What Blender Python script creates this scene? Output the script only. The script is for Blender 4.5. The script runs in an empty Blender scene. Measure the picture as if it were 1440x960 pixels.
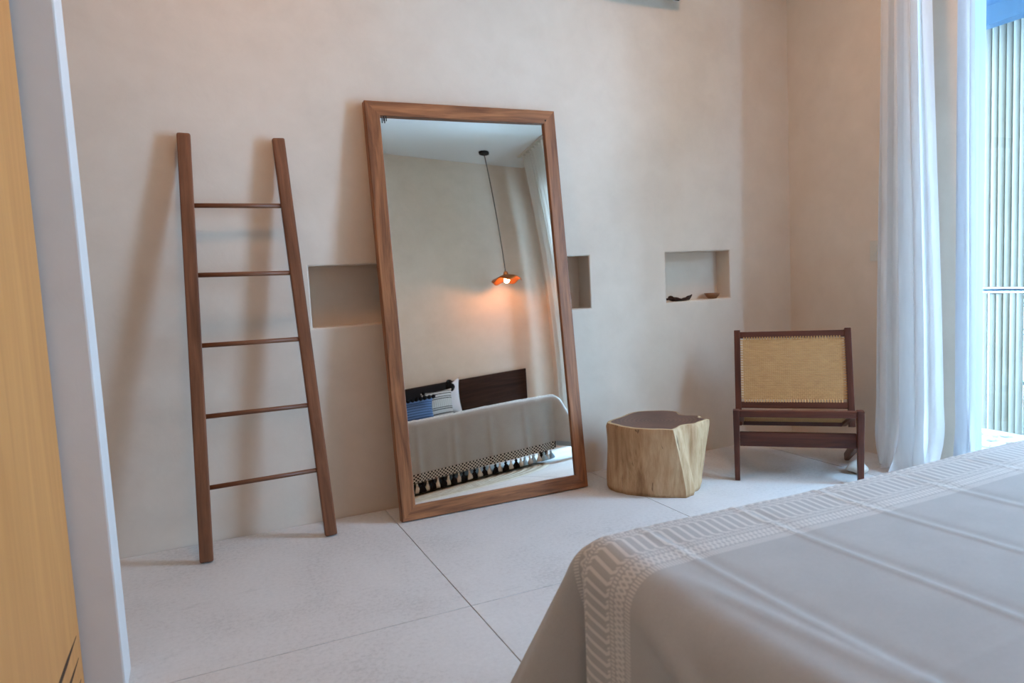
import bpy, bmesh, math, random
from mathutils import Vector, Matrix
random.seed(7)
S = bpy.context.scene
COL = S.collection
PI = math.pi

# ------------------------------------------------------------------ camera
F_PX = 984.0
yaw, pitch, roll = math.radians(24.30), math.radians(-5.19), math.radians(-2.895)
fw = Vector((math.sin(yaw)*math.cos(pitch), math.cos(yaw)*math.cos(pitch), math.sin(pitch)))
rt = Vector((math.cos(yaw), -math.sin(yaw), 0)); up = rt.cross(fw)
r2 = math.cos(roll)*rt + math.sin(roll)*up
u2 = -math.sin(roll)*rt + math.cos(roll)*up
cd = bpy.data.cameras.new('camera'); cam = bpy.data.objects.new('camera', cd); COL.objects.link(cam)
cd.sensor_width = 36.0; cd.lens = F_PX/1440*36.0; cd.clip_start = 0.02
cam.matrix_world = Matrix(((r2.x, u2.x, -fw.x, 0), (r2.y, u2.y, -fw.y, 0), (r2.z, u2.z, -fw.z, 1.15), (0, 0, 0, 1)))
cd.dof.use_dof = True; cd.dof.focus_distance = 3.3; cd.dof.aperture_fstop = 3.2
S.camera = cam

# ------------------------------------------------------------------ light
SKY_COL, SKY_STR = (0.385, 0.65, 1.0), 38.5
BULB_COL, BULB_STR = (1.0, 0.43, 0.16), 235.0
CEIL_COL, CEIL_STR = (1.0, 0.55, 0.27), 100.0
w = bpy.data.worlds.new('world'); S.world = w; w.use_nodes = True
bg = w.node_tree.nodes['Background']
bg.inputs[0].default_value = (*SKY_COL, 1); bg.inputs[1].default_value = SKY_STR
pd_ = bpy.data.lights.new('window_portal', 'AREA'); po = bpy.data.objects.new('window_portal', pd_); COL.objects.link(po)
pd_.shape = 'RECTANGLE'; pd_.size = 2.4; pd_.size_y = 2.80; pd_.cycles.is_portal = True
po.location = (3.80, 1.15, 1.40); po.rotation_euler = Vector((-1, 0, 0)).to_track_quat('-Z', 'Y').to_euler()
vs = S.view_settings
vs.view_transform = 'Standard'; vs.look = 'None'; vs.gamma = 1.0; vs.use_curve_mapping = False
vs.exposure = 0.09
S.cycles.use_denoising = True
S.cycles.max_bounces = 12; S.cycles.diffuse_bounces = 8; S.cycles.glossy_bounces = 6
S.cycles.transparent_max_bounces = 16
S.cycles.sample_clamp_indirect = 12.0
S.cycles.caustics_reflective = False; S.cycles.caustics_refractive = False

# ------------------------------------------------------------------ node helpers
class X:
    """socket wrapper with arithmetic"""
    def __init__(s, nt, v): s.nt, s.v = nt, v
    def _m(s, op, *o):
        n = s.nt.nodes.new('ShaderNodeMath'); n.operation = op
        for i, a in enumerate((s,)+o):
            a = a.v if isinstance(a, X) else a
            if isinstance(a, (int, float)): n.inputs[i].default_value = a
            else: s.nt.links.new(a, n.inputs[i])
        return X(s.nt, n.outputs[0])
    def __add__(s, o): return s._m('ADD', o)
    def __sub__(s, o): return s._m('SUBTRACT', o)
    def __mul__(s, o): return s._m('MULTIPLY', o)
    def __truediv__(s, o): return s._m('DIVIDE', o)
    def fr(s): return s._m('FRACT')
    def ab(s): return s._m('ABSOLUTE')
    def sin(s): return s._m('SINE')
    def lt(s, o): return s._m('LESS_THAN', o)
    def gt(s, o): return s._m('GREATER_THAN', o)
    def mx(s, o): return s._m('MAXIMUM', o)
    def mn(s, o): return s._m('MINIMUM', o)
    def btw(s, a, b): return s.gt(a)*s.lt(b)

def new_mat(name, rough=0.6, spec=0.3, metallic=0.0):
    m = bpy.data.materials.new(name); m.use_nodes = True
    nt = m.node_tree; b = nt.nodes['Principled BSDF']
    b.inputs['Roughness'].default_value = rough; b.inputs['Metallic'].default_value = metallic
    b.inputs['Specular IOR Level'].default_value = spec
    return m, nt, b

def coords(nt, kind='Object', scale=(1, 1, 1)):
    tc = nt.nodes.new('ShaderNodeTexCoord'); mp = nt.nodes.new('ShaderNodeMapping')
    mp.inputs['Scale'].default_value = scale
    nt.links.new(tc.outputs[kind], mp.inputs[0]); return mp.outputs[0]

def noise(nt, co, scale, detail=4, rough=0.55, dist=0.0):
    n = nt.nodes.new('ShaderNodeTexNoise')
    n.inputs['Scale'].default_value = scale; n.inputs['Detail'].default_value = detail
    n.inputs['Roughness'].default_value = rough; n.inputs['Distortion'].default_value = dist
    nt.links.new(co, n.inputs['Vector']); return n.outputs[0]

def ramp(nt, fac, stops):
    r = nt.nodes.new('ShaderNodeValToRGB'); e = r.color_ramp.elements
    while len(e) < len(stops): e.new(0.5)
    for i, (p, c) in enumerate(stops): e[i].position = p; e[i].color = (*c, 1)
    nt.links.new(fac.v if isinstance(fac, X) else fac, r.inputs[0]); return r.outputs[0]

def bump(nt, b, h, strength=0.3, dist=0.01):
    n = nt.nodes.new('ShaderNodeBump'); n.inputs['Strength'].default_value = strength
    n.inputs['Distance'].default_value = dist
    nt.links.new(h.v if isinstance(h, X) else h, n.inputs['Height']); nt.links.new(n.outputs[0], b.inputs['Normal'])

def plain(name, c, rough=0.6, spec=0.3, metallic=0.0, var=0.0, vscale=8.0):
    m, nt, b = new_mat(name, rough, spec, metallic)
    if var:
        co = coords(nt); f = noise(nt, co, vscale)
        lo = tuple(x*(1-var) for x in c); hi = tuple(min(1, x*(1+var)) for x in c)
        nt.links.new(ramp(nt, f, [(0.3, lo), (0.7, hi)]), b.inputs['Base Color'])
    else: b.inputs['Base Color'].default_value = (*c, 1)
    return m

def wood(name, dark, light, rough=0.45, gs=1.0, spec=0.35):
    """grain runs along the local Z axis of each piece"""
    m, nt, b = new_mat(name, rough, spec)
    oi = nt.nodes.new('ShaderNodeObjectInfo')
    tc = nt.nodes.new('ShaderNodeTexCoord'); ad = nt.nodes.new('ShaderNodeVectorMath'); ad.operation = 'ADD'
    cx = nt.nodes.new('ShaderNodeCombineXYZ')
    rr = X(nt, oi.outputs['Random'])
    nt.links.new((rr*7).v, cx.inputs[0]); nt.links.new((rr*13).v, cx.inputs[1]); nt.links.new((rr*5).v, cx.inputs[2])
    nt.links.new(tc.outputs['Object'], ad.inputs[0]); nt.links.new(cx.outputs[0], ad.inputs[1])
    mp = nt.nodes.new('ShaderNodeMapping'); mp.inputs['Scale'].default_value = (26*gs, 26*gs, 2.2*gs)
    nt.links.new(ad.outputs[0], mp.inputs[0])
    f1 = noise(nt, mp.outputs[0], 1.0, 5, 0.6, 0.7)
    mp2 = nt.nodes.new('ShaderNodeMapping'); mp2.inputs['Scale'].default_value = (170*gs, 170*gs, 6*gs)
    nt.links.new(ad.outputs[0], mp2.inputs[0]); f2 = noise(nt, mp2.outputs[0], 1.0, 2, 0.5)
    f = X(nt, f1)*0.8 + X(nt, f2)*0.2
    mid = tuple((a+c)/2 for a, c in zip(dark, light))
    nt.links.new(ramp(nt, f, [(0.30, dark), (0.5, mid), (0.68, light)]), b.inputs['Base Color'])
    bump(nt, b, f2, 0.15, 0.002)
    return m

def plaster(name, c1, c2, c3):
    m, nt, b = new_mat(name, 0.85, 0.15)
    co = coords(nt)
    big = noise(nt, co, 0.9, 5, 0.55, 0.4); fine = noise(nt, co, 6.0, 6, 0.65, 0.3)
    f = X(nt, big)*0.65 + X(nt, fine)*0.35
    nt.links.new(ramp(nt, f, [(0.33, c1), (0.5, c2), (0.68, c3)]), b.inputs['Base Color'])
    bump(nt, b, noise(nt, co, 11.0, 6, 0.6, 0.5), 0.12, 0.01)
    return m

M = {}
M['plaster'] = plaster('plaster', (0.60, 0.495, 0.395), (0.665, 0.555, 0.448), (0.72, 0.61, 0.50))
M['plaster_pale'] = plaster('plaster_pale', (0.64, 0.60, 0.56), (0.68, 0.64, 0.60), (0.71, 0.67, 0.63))
M['ceiling'] = plain('ceiling_paint', (0.70, 0.69, 0.66), 0.9, 0.1)
M['walnut'] = wood('walnut', (0.095, 0.031, 0.012), (0.43, 0.170, 0.066), 0.42)
M['ladder_wood'] = wood('ladder_wood', (0.100, 0.036, 0.015), (0.26, 0.100, 0.045), 0.45)
M['chair_wood'] = wood('chair_wood', (0.038, 0.010, 0.006), (0.135, 0.038, 0.020), 0.4)
M['head_wood'] = wood('head_wood', (0.018, 0.009, 0.007), (0.055, 0.026, 0.018), 0.7, spec=0.12)
M['door_wood'] = wood('door_wood', (0.52, 0.215, 0.055), (0.66, 0.30, 0.088), 0.5, 0.5)
M['slot_dark'] = plain('slot_dark', (0.05, 0.022, 0.012), 0.8)
M['black'] = plain('black_metal', (0.012, 0.012, 0.012), 0.5)
M['frame_paint'] = plain('frame_paint', (0.035, 0.085, 0.14), 0.5)
M['frame_light'] = plain('frame_light', (0.05, 0.12, 0.21), 0.5)
M['rail_dark'] = plain('rail_dark', (0.02, 0.03, 0.04), 0.6)
M['frame_grey'] = plain('frame_grey', (0.30, 0.33, 0.33), 0.5)
M['white_plastic'] = plain('white_plastic', (0.62, 0.58, 0.50), 0.4)
M['copper'] = plain('copper', (0.50, 0.16, 0.045), 0.35, 0.5, 0.85)
M['stone'] = plain('stone', (0.62, 0.57, 0.50), 0.9, 0.1, 0, 0.12, 14)
M['mattress'] = plain('mattress', (0.6, 0.58, 0.55), 0.9, 0.1)

# floor concrete
def make_concrete():
    m, nt, b = new_mat('concrete', 0.62, 0.3)
    co = coords(nt)
    a = noise(nt, co, 1.6, 6, 0.6, 0.6); f = noise(nt, co, 60.0, 6, 0.75)
    g = X(nt, a)*0.45 + X(nt, f)*0.55
    col = ramp(nt, g, [(0.30, (0.44, 0.415, 0.39)), (0.48, (0.61, 0.58, 0.55)), (0.70, (0.69, 0.66, 0.63))])
    st = noise(nt, coords(nt, 'Object', (1.0, 1.8, 1)), 3.1, 8, 0.75, 0.5)
    mix = nt.nodes.new('ShaderNodeMix'); mix.data_type = 'RGBA'
    nt.links.new(ramp(nt, st, [(0.60, (0, 0, 0)), (0.78, (0.42, 0.42, 0.42))]), mix.inputs[0])
    nt.links.new(col, mix.inputs[6]); mix.inputs[7].default_value = (0.27, 0.25, 0.23, 1)
    nt.links.new(mix.outputs[2], b.inputs['Base Color'])
    bump(nt, b, f, 0.10, 0.004); return m
M['concrete'] = make_concrete()
M['joint'] = plain('joint', (0.16, 0.145, 0.13), 0.9)

# ------------------------------------------------------------------ mesh helpers
def link(name, me, mat=None, parent=None, smooth=False, auto=None):
    if mat:
        for mm in (mat if isinstance(mat, (list, tuple)) else [mat]): me.materials.append(mm)
    if smooth: me.polygons.foreach_set('use_smooth', [True]*len(me.polygons))
    o = bpy.data.objects.new(name, me); COL.objects.link(o)
    if parent:
        o.parent = parent; o.matrix_parent_inverse = Matrix.Translation(-parent.location)
        if parent.type == 'MESH': o.matrix_parent_inverse = parent_world(parent).inverted()
    return o
WORLD = {}
def parent_world(p):
    return WORLD.get(p.name, Matrix.Identity(4))
def setm(o, mtx):
    o.matrix_basis = mtx; WORLD[o.name] = mtx; return o

def pydata(name, V, Fc, mat, parent=None, smooth=False):
    me = bpy.data.meshes.new(name); me.from_pydata([tuple(v) for v in V], [], Fc); me.update()
    return link(name, me, mat, parent, smooth)

def bm_obj(name, bm, mat, parent=None, smooth=False, recalc=True):
    if recalc: bmesh.ops.recalc_face_normals(bm, faces=bm.faces)
    me = bpy.data.meshes.new(name); bm.to_mesh(me); bm.free(); return link(name, me, mat, parent, smooth)

def bm_box(x0, x1, y0, y1, z0, z1, bev=0.0, seg=2):
    bm = bmesh.new()
    vs_ = [bm.verts.new((x, y, z)) for x in (x0, x1) for y in (y0, y1) for z in (z0, z1)]
    for f in ((0, 1, 3, 2), (4, 6, 7, 5), (0, 4, 5, 1), (2, 3, 7, 6), (0, 2, 6, 4), (1, 5, 7, 3)):
        bm.faces.new([vs_[i] for i in f])
    bmesh.ops.recalc_face_normals(bm, faces=bm.faces)
    if bev: bmesh.ops.bevel(bm, geom=bm.edges[:], offset=bev, segments=seg, affect='EDGES', profile=0.6)
    return bm
def box(name, x0, x1, y0, y1, z0, z1, mat, parent=None, bev=0.0, smooth=False):
    return bm_obj(name, bm_box(x0, x1, y0, y1, z0, z1, bev), mat, parent, smooth)

def frame(p0, p1, side):
    z = (Vector(p1)-Vector(p0)).normalized(); x = Vector(side); x = (x - z*x.dot(z)).normalized(); y = z.cross(x)
    return Matrix(((x.x, y.x, z.x, p0[0]), (x.y, y.y, z.y, p0[1]), (x.z, y.z, z.z, p0[2]), (0, 0, 0, 1)))
def beam(name, p0, p1, side, wx, wy, mat, parent=None, bev=0.004, taper=1.0, seg=2):
    """bar from p0 to p1; wx wide along side, wy deep; local Z is the length (wood grain)"""
    L = (Vector(p1)-Vector(p0)).length
    bm = bm_box(-wx/2, wx/2, -wy/2, wy/2, 0, L)
    if taper != 1.0:
        for v in bm.verts:
            if v.co.z < L/2: v.co.x *= taper; v.co.y *= taper
    if bev: bmesh.ops.bevel(bm, geom=bm.edges[:], offset=bev, segments=seg, affect='EDGES', profile=0.6)
    return setm(bm_obj(name, bm, mat, parent), frame(p0, p1, side))
def rod(name, p0, p1, r, mat, parent=None, n=12, r1=None, smooth=True):
    L = (Vector(p1)-Vector(p0)).length; r1 = r if r1 is None else r1
    V, Fc = [], []
    for k, (z, q) in enumerate(((0, r), (L, r1))):
        for i in range(n): a = 2*PI*i/n; V.append((q*math.cos(a), q*math.sin(a), z))
    for i in range(n): j = (i+1) % n; Fc.append((i, j, n+j, n+i))
    Fc += [tuple(range(n))[::-1], tuple(range(n, 2*n))]
    o = pydata(name, V, Fc, mat, parent)
    o.data.polygons.foreach_set('use_smooth', [smooth and len(p.vertices) == 4 for p in o.data.polygons])
    d = Vector(p1)-Vector(p0)
    side = (1, 0, 0) if abs(d.normalized().x) < 0.9 else (0, 1, 0)
    return setm(o, frame(p0, p1, side))
def lathe(name, prof, cx, cy, mat, parent=None, n=28, smooth=True, wav=None):
    V, Fc = [], []
    for k, (r, z) in enumerate(prof):
        for i in range(n):
            a = 2*PI*i/n; dz = wav(r, a) if wav else 0
            V.append((cx+r*math.cos(a), cy+r*math.sin(a), z+dz))
    for k in range(len(prof)-1):
        for i in range(n): j = (i+1) % n; Fc.append((k*n+i, k*n+j, (k+1)*n+j, (k+1)*n+i))
    return pydata(name, V, Fc, mat, parent, smooth)

def thing(name, loc, label, cat, group=None):
    o = bpy.data.objects.new(name, None); COL.objects.link(o); o.location = loc
    o['label'] = label; o['category'] = cat
    if group: o['group'] = group
    return o
def tag(o, label, cat=None, group=None, kind=None):
    o['label'] = label
    if cat: o['category'] = cat
    if group: o['group'] = group
    if kind: o['kind'] = kind
    return o
def struct(o, label): o['kind'] = 'structure'; o['label'] = label; return o

# ------------------------------------------------------------------ the room
XL, XR, YB, YF, ZC = -1.30, 3.62, 3.477, -0.80, 3.33
TILE, JX, JY = 1.217, 0.808, 2.257
floor = struct(box('floor', XL-0.2, XR+0.15, YF-0.15, YB+0.3, -0.12, -0.006, M['joint']), 'pale polished concrete floor cast in large square slabs')
j = 0.0035
for a in range(-2, 3):
    for b_ in range(-3, 1):
        x0 = max(JX+a*TILE, XL); x1 = min(JX+(a+1)*TILE, XR+0.14)
        y0 = max(JY+b_*TILE, YF); y1 = min(JY+(b_+1)*TILE, YB)
        if b_ == 0: y0 = JY
        if x1-x0 < 0.05 or y1-y0 < 0.05: continue
        box('slab', x0+j/2, x1-j/2, y0+j/2, y1-j/2, -0.02, 0.0, M['concrete'], floor, 0.0015)
x = None
struct(box('ceiling', XL-0.2, XR+0.15, YF-0.15, YB+0.3, ZC, ZC+0.18, M['ceiling']), 'flat white ceiling seen in the mirror')

# back wall with three niches, rounded plaster lips
def wall_with_niches():
    NX = [(0.5175, 1.012), (1.584, 2.078), (2.612, 3.106)]; z0, z1, dep = 0.955, 1.254, 0.125
    xs = [XL-0.2]+[v for n in NX for v in n]+[XR+0.15]; zs = [-0.1, z0, z1, ZC+0.1]
    bm = bmesh.new(); g = {}
    for i, xx in enumerate(xs):
        for k, zz in enumerate(zs): g[i, k] = bm.verts.new((xx, YB, zz))
    for i in range(len(xs)-1):
        for k in range(3):
            if k == 1 and i % 2 == 1: continue
            bm.faces.new((g[i, k], g[i+1, k], g[i+1, k+1], g[i, k+1]))
    lips = []
    for n in range(3):
        i = 1+2*n; q = [g[i, 1], g[i+1, 1], g[i+1, 2], g[i, 2]]
        b2 = [bm.verts.new((v.co.x, YB+dep, v.co.z)) for v in q]
        for e in range(4): bm.faces.new((q[e], q[(e+1) % 4], b2[(e+1) % 4], b2[e]))
        bm.faces.new(b2)
        for e in range(4):
            lips.append(bm.edges.get((q[e], q[(e+1) % 4]))); lips.append(bm.edges.get((q[e], b2[e])))
    # back side
    B = [bm.verts.new(p) for p in ((xs[0], YB+0.3, zs[0]), (xs[-1], YB+0.3, zs[0]), (xs[-1], YB+0.3, zs[-1]), (xs[0], YB+0.3, zs[-1]))]
    bm.faces.new(B)
    bmesh.ops.recalc_face_normals(bm, faces=bm.faces)
    bmesh.ops.bevel(bm, geom=lips, offset=0.008, segments=3, affect='EDGES', profile=0.5)
    o = bm_obj('wall_back', bm, M['plaster'], None, False, False)
    # make sure the room side faces -Y
    return o
wb = wall_with_niches()
struct(wb, 'beige polished plaster wall with three small recessed niches')
struct(box('wall_front', XL-0.2, XR+0.15, YF-0.15, YF, -0.1, ZC+0.1, M['plaster']), 'beige plaster wall behind the headboard, seen in the mirror')
struct(box('wall_left', XL-0.15, XL, YF-0.1, YB+0.2, -0.1, ZC+0.1, M['plaster']), 'plaster wall closing the room behind the partition')
struct(box('wall_partition', XL-0.05, -0.27, 2.262, 2.418, -0.05, ZC+0.05, M['plaster_pale'], None, 0.006), 'end of a pale plastered partition wall beside the wooden door')
WY0, WY1, WH = -0.06, 2.36, 2.80
def wall_right():
    bm = bmesh.new()
    for (y0, y1, z0, z1) in ((YF-0.1, WY0, -0.1, ZC+0.1), (WY1, YB+0.2, -0.1, ZC+0.1), (WY0, WY1, WH+0.20, ZC+0.1)):
        b2 = bm_box(XR, XR+0.15, y0, y1, z0, z1); me = bpy.data.meshes.new('t'); b2.to_mesh(me); b2.free(); bm.from_mesh(me); bpy.data.meshes.remove(me)
    return bm_obj('wall_right', bm, M['plaster'])
struct(wall_right(), 'beige plaster wall with the tall window opening behind the curtains')

# window: header, posts, glass
win = struct(box('window_1', XR+0.01, XR+0.14, WY0, WY1, WH, WH+0.085, M['frame_grey'], None, 0.004), 'tall grey-framed window behind the white curtains')
box('upper_rail', XR+0.03, XR+0.13, WY0, WY1, WH+0.085, WH+0.20, M['frame_grey'], win, 0.003)
box('post', XR+0.02, XR+0.12, WY1-0.06, WY1, 0.0, WH, M['frame_grey'], win, 0.004)
box('post', XR+0.02, XR+0.12, WY0, WY0+0.06, 0.0, WH, M['frame_grey'], win, 0.004)
box('sill_track', XR+0.02, XR+0.14, WY0+0.06, WY1-0.06, 0.0, 0.03, M['frame_grey'], win, 0.004)
def glass_mat():
    m = bpy.data.materials.new('window_glass'); m.use_nodes = True; nt = m.node_tree; nt.nodes.clear()
    out = nt.nodes.new('ShaderNodeOutputMaterial'); mix = nt.nodes.new('ShaderNodeMixShader')
    t = nt.nodes.new('ShaderNodeBsdfTransparent'); t.inputs[0].default_value = (0.93, 0.97, 0.98, 1)
    g = nt.nodes.new('ShaderNodeBsdfGlossy'); g.inputs['Roughness'].default_value = 0.01
    mix.inputs[0].default_value = 0.04
    nt.links.new(t.outputs[0], mix.inputs[1]); nt.links.new(g.outputs[0], mix.inputs[2])
    nt.links.new(mix.outputs[0], out.inputs[0]); return m
pn = box('pane', XR+0.066, XR+0.072, WY0+0.06, WY1-0.06, 0.03, WH, glass_mat(), win); pn['label'] = 'clear window glass'

# door leaf standing open against the partition end, slots at its foot
dr = struct(box('door_1', -0.412, -0.368, 1.34, 2.245, 0.012, 2.45, M['door_wood'], None, 0.003), 'orange-brown wooden door standing open at the left edge')
# bevel-tipped horizontal vent slots routed in the door face
for k, zz in enumerate((0.230, 0.167, 0.104)):
    ya, yb_ = 1.42, 2.197
    V = []
    for yy, hz in ((ya, 0.001), (ya+0.12, 0.008), (yb_-0.16, 0.008), (yb_, 0.001)):
        V += [(-0.3674, yy, zz-hz), (-0.3674, yy, zz+hz)]
    V2 = [(v[0]-0.004, v[1], v[2]) for v in V]
    Fc = [(2*i, 2*i+2, 2*i+3, 2*i+1) for i in range(3)]+[(8+2*i, 9+2*i, 11+2*i, 10+2*i) for i in range(3)]
    Fc += [(2*i, 8+2*i, 10+2*i, 2*i+2) for i in range(3)]+[(2*i+1, 2*i+3, 11+2*i, 9+2*i) for i in range(3)]+[(0, 1, 9, 8), (6, 14, 15, 7)]
    pydata('slot', V+V2, Fc, M['slot_dark'], dr)

# ------------------------------------------------------------------ outdoors: ground and bamboo fence
def gravel_mat():
    m, nt, b = new_mat('gravel', 0.9, 0.1); co = coords(nt)
    f = noise(nt, co, 30, 4); nt.links.new(ramp(nt, f, [(0.3, (0.45, 0.44, 0.42)), (0.7, (0.7, 0.7, 0.68))]), b.inputs['Base Color'])
    bump(nt, b, f, 0.6, 0.02); return m
M['gravel'] = gravel_mat()
gr = box('garden_ground', XR+0.15, 6.2, -6.0, 6.0, -0.3, -0.06, M['gravel']); struct(gr, 'pale gravel strip outside the window')
def pebbles():
    bm = bmesh.new(); rnd = random.Random(3)
    for i in range(260):
        x_, y_ = rnd.uniform(3.85, 4.85), rnd.uniform(1.2, 3.6); r = rnd.uniform(0.018, 0.038)
        mt = Matrix.Translation((x_, y_, -0.06+r*0.35)) @ Matrix.Rotation(rnd.uniform(0, 6), 4, 'Z') @ Matrix.Diagonal((r*1.3, r, r*0.6, 1))
        bmesh.ops.create_icosphere(bm, subdivisions=1, radius=1, matrix=mt)
    return bm_obj('pebbles', bm, M['stone'], None, True)
tag(pebbles(), 'loose white pebbles on the ground outside the window', 'pebbles', None, 'stuff')
def bamboo_mat():
    m, nt, b = new_mat('bamboo', 0.55, 0.3)
    oi = nt.nodes.new('ShaderNodeObjectInfo'); rr = X(nt, oi.outputs['Random'])
    co = coords(nt, 'Object', (30, 30, 2.5)); f = X(nt, noise(nt, co, 1.0, 4))*0.55 + rr*0.45
    nt.links.new(ramp(nt, f, [(0.25, (0.17, 0.140, 0.100)), (0.5, (0.215, 0.183, 0.135)), (0.75, (0.26, 0.225, 0.17))]), b.inputs['Base Color'])
    return m
M['bamboo'] = bamboo_mat()
fence = thing('bamboo_fence', (4.95, 3.9, -0.06), 'tall fence of pale bamboo poles outside the window', 'fence')
def pole_mesh(h, seedk):
    rnd = random.Random(seedk); n = 10; V, Fc, prof = [], [], []; z = 0
    while z < h:
        seg = rnd.uniform(0.24, 0.36); prof += [(0.0238, z), (0.0230, z+0.01), (0.0230, min(h, z+seg)-0.012), (0.0246, min(h, z+seg)-0.004)]; z += seg
    for k, (r, zz) in enumerate(prof):
        for i in range(n): a = 2*PI*i/n; V.append((r*0.5*math.cos(a), r*math.sin(a), zz))
    for k in range(len(prof)-1):
        for i in range(n): jj = (i+1) % n; Fc.append((k*n+i, k*n+jj, (k+1)*n+jj, (k+1)*n+i))
    Fc.append(tuple(range((len(prof)-1)*n, len(prof)*n)))
    me = bpy.data.meshes.new('pole'); me.from_pydata(V, [], Fc); me.update(); me.materials.append(M['bamboo'])
    me.polygons.foreach_set('use_smooth', [len(p.vertices) == 4 for p in me.polygons]); return me
LOW = [pole_mesh(0.95, k) for k in range(4)]; UPP = [pole_mesh(1.75, 10+k) for k in range(4)]
rnd = random.Random(5)
def fence_run(fe, ya, yb_, UPP=UPP):
    yy = ya
    while yy < yb_:
        for tier, z0 in ((LOW, -0.06), (UPP, 0.92)):
            o = bpy.data.objects.new('pole', rnd.choice(tier)); COL.objects.link(o); o.parent = fe
            o.matrix_parent_inverse = Matrix.Translation(-fe.location)
            o.location = (4.95+rnd.uniform(-0.006, 0.006), yy+rnd.uniform(-0.002, 0.002), z0); o.rotation_euler = (0, rnd.uniform(-0.004, 0.004), rnd.choice((0, PI)))
        yy += 0.0438 + rnd.uniform(0, 0.0022)+(0.006 if rnd.random() < 0.06 else 0)
    for zz, xx in ((0.905, 4.905), (2.1, 4.99)):
        rod('rail', (xx+(0.022 if xx < 4.95 else -0.012), ya-0.05, zz), (xx+(0.022 if xx < 4.95 else -0.012), yb_+0.05, zz), 0.010, M['rail_dark'], fe, 10)
fence_run(fence, 1.08, 5.6)
shading_fence = thing('bamboo_fence', (4.95, -2.6, -0.06), 'unseen run of bamboo fence added beyond the garden gap to block sky', 'fence')
fence_run(shading_fence, -5.5, 0.22, [pole_mesh(2.9, 20+k) for k in range(4)])  # tall unseen run added to hold back sky light at the window
eave = struct(box('shading_eave', XR+0.15, 5.15, 1.05, 6.0, 2.90, 3.0, M['ceiling']), 'roof overhang added above the side passage to shade the fence')  # slab added to keep sky light off the fence
bmm = box('eave_beam', 4.70, 4.80, 1.05, 6.0, 2.585, 2.70, M['frame_paint'], eave, 0.004); bmm['label'] = 'blue painted beam under the roof overhang'
box('eave_board', 4.74, 4.84, 1.05, 6.0, 2.70, 2.90, M['frame_light'], eave, 0.004)

# ------------------------------------------------------------------ mirror
mir = thing('floor_mirror', (1.345, 3.25, 0), 'large wood-framed mirror leaning against the plaster wall', 'mirror')
K = 0.0985; nn = math.sqrt(1+K*K)
Uv, Vv, Nv = Vector((1, 0, 0)), Vector((0, K, 1))/nn, Vector((0, -1, K))/nn
def frame_member(p_out0, p_out1, inward, wdt, thick, name, side_n):
    """mitred frame bar, local Z along its outer edge, local X inward, local Y back"""
    p0, p1 = Vector(p_out0), Vector(p_out1); L = (p1-p0).length
    z = (p1-p0).normalized(); x_ = Vector(inward); y_ = -Nv
    if z.cross(x_).dot(y_) < 0: hand = -1
    else: hand = 1
    V = [(0, 0, 0), (0, 0, L), (wdt, 0, L-wdt), (wdt, 0, wdt)]
    bm = bmesh.new(); a = [bm.verts.new(v) for v in V]; b = [bm.verts.new((v[0], thick*hand, v[2])) for v in V]
    bm.faces.new(a); bm.faces.new(b[::-1])
    for i in range(4): bm.faces.new((a[i], b[i], b[(i+1) % 4], a[(i+1) % 4]))
    bmesh.ops.recalc_face_normals(bm, faces=bm.faces)
    ed = [e for e in bm.edges if abs(e.verts[0].co.z-e.verts[1].co.z) > wdt*1.5]
    bmesh.ops.bevel(bm, geom=ed, offset=0.005, segments=3, affect='EDGES', profile=0.5)
    o = bm_obj(name, bm, M['walnut'], mir)
    yl = z.cross(x_)
    return setm(o, Matrix(((x_.x, yl.x, z.x, p0.x), (x_.y, yl.y, z.y, p0.y), (x_.z, yl.z, z.z, p0.z), (0, 0, 0, 1))))
O0 = Vector((0, 3.2205, 0.006))
MX0, MX1, MH, MW, MT = 0.829, 1.864, 2.040, 0.072, 0.052
c00, c10 = O0+Uv*MX0, O0+Uv*MX1; c01, c11 = c00+Vv*MH, c10+Vv*MH
frame_member(c00, c01, Uv, MW, MT, 'side_rail', 0); frame_member(c10, c11, -Uv, MW, MT, 'side_rail', 0)
frame_member(c00, c10, Vv, MW, MT, 'bottom_rail', 0); frame_member(c01, c11, -Vv, MW, MT, 'top_rail', 0)
# a large sheet of glass that sags by a few millimetres
WC = [-0.00508, 0.00692, -0.00206, -0.00153, -0.00104, 0.00358]
def sag(xx, z):
    u = (xx-1.345)/0.45; v = (z-1.02)/0.95
    return (v*v-1)*(WC[0]+WC[1]*u)+WC[2]*(u*u-1)+WC[3]*u*v+WC[4]*u+WC[5]*v
NX_, NZ_ = 36, 72; V, Fc = [], []
for k in range(NZ_+1):
    for i in range(NX_+1):
        xx = 0.880+(1.812-0.880)*i/NX_; z = 0.055+(1.990-0.055)*k/NZ_
        V.append((xx, 3.235+K*z+sag(xx, z), z))
for k in range(NZ_):
    for i in range(NX_): a = k*(NX_+1)+i; Fc.append((a, a+1, a+NX_+2, a+NX_+1))
m, nt, b = new_mat('mirror_silver', 0.0, 0.5, 1.0); b.inputs['Base Color'].default_value = (0.95, 0.885, 0.80, 1)
gl = pydata('glass', V, Fc, m, mir, True); gl['label'] = 'silvered mirror glass'
q = [Vector((xx, 3.2205, 0.006))+Vv*t - Nv*0.048 for xx, t in ((0.86, 0.03), (1.83, 0.03), (1.83, 2.0), (0.86, 2.0))]
q2 = [p-Nv*0.004 for p in q]
pydata('back_board', q+q2, [(0, 1, 2, 3), (7, 6, 5, 4), (0, 4, 5, 1), (1, 5, 6, 2), (2, 6, 7, 3), (3, 7, 4, 0)], M['head_wood'], mir)
pk = c11 - Uv*0.06 - Vv*0.055
rod('screw_plug', pk + Nv*0.0006, pk+Nv*0.0016, 0.005, M['slot_dark'], mir, 10)
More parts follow.
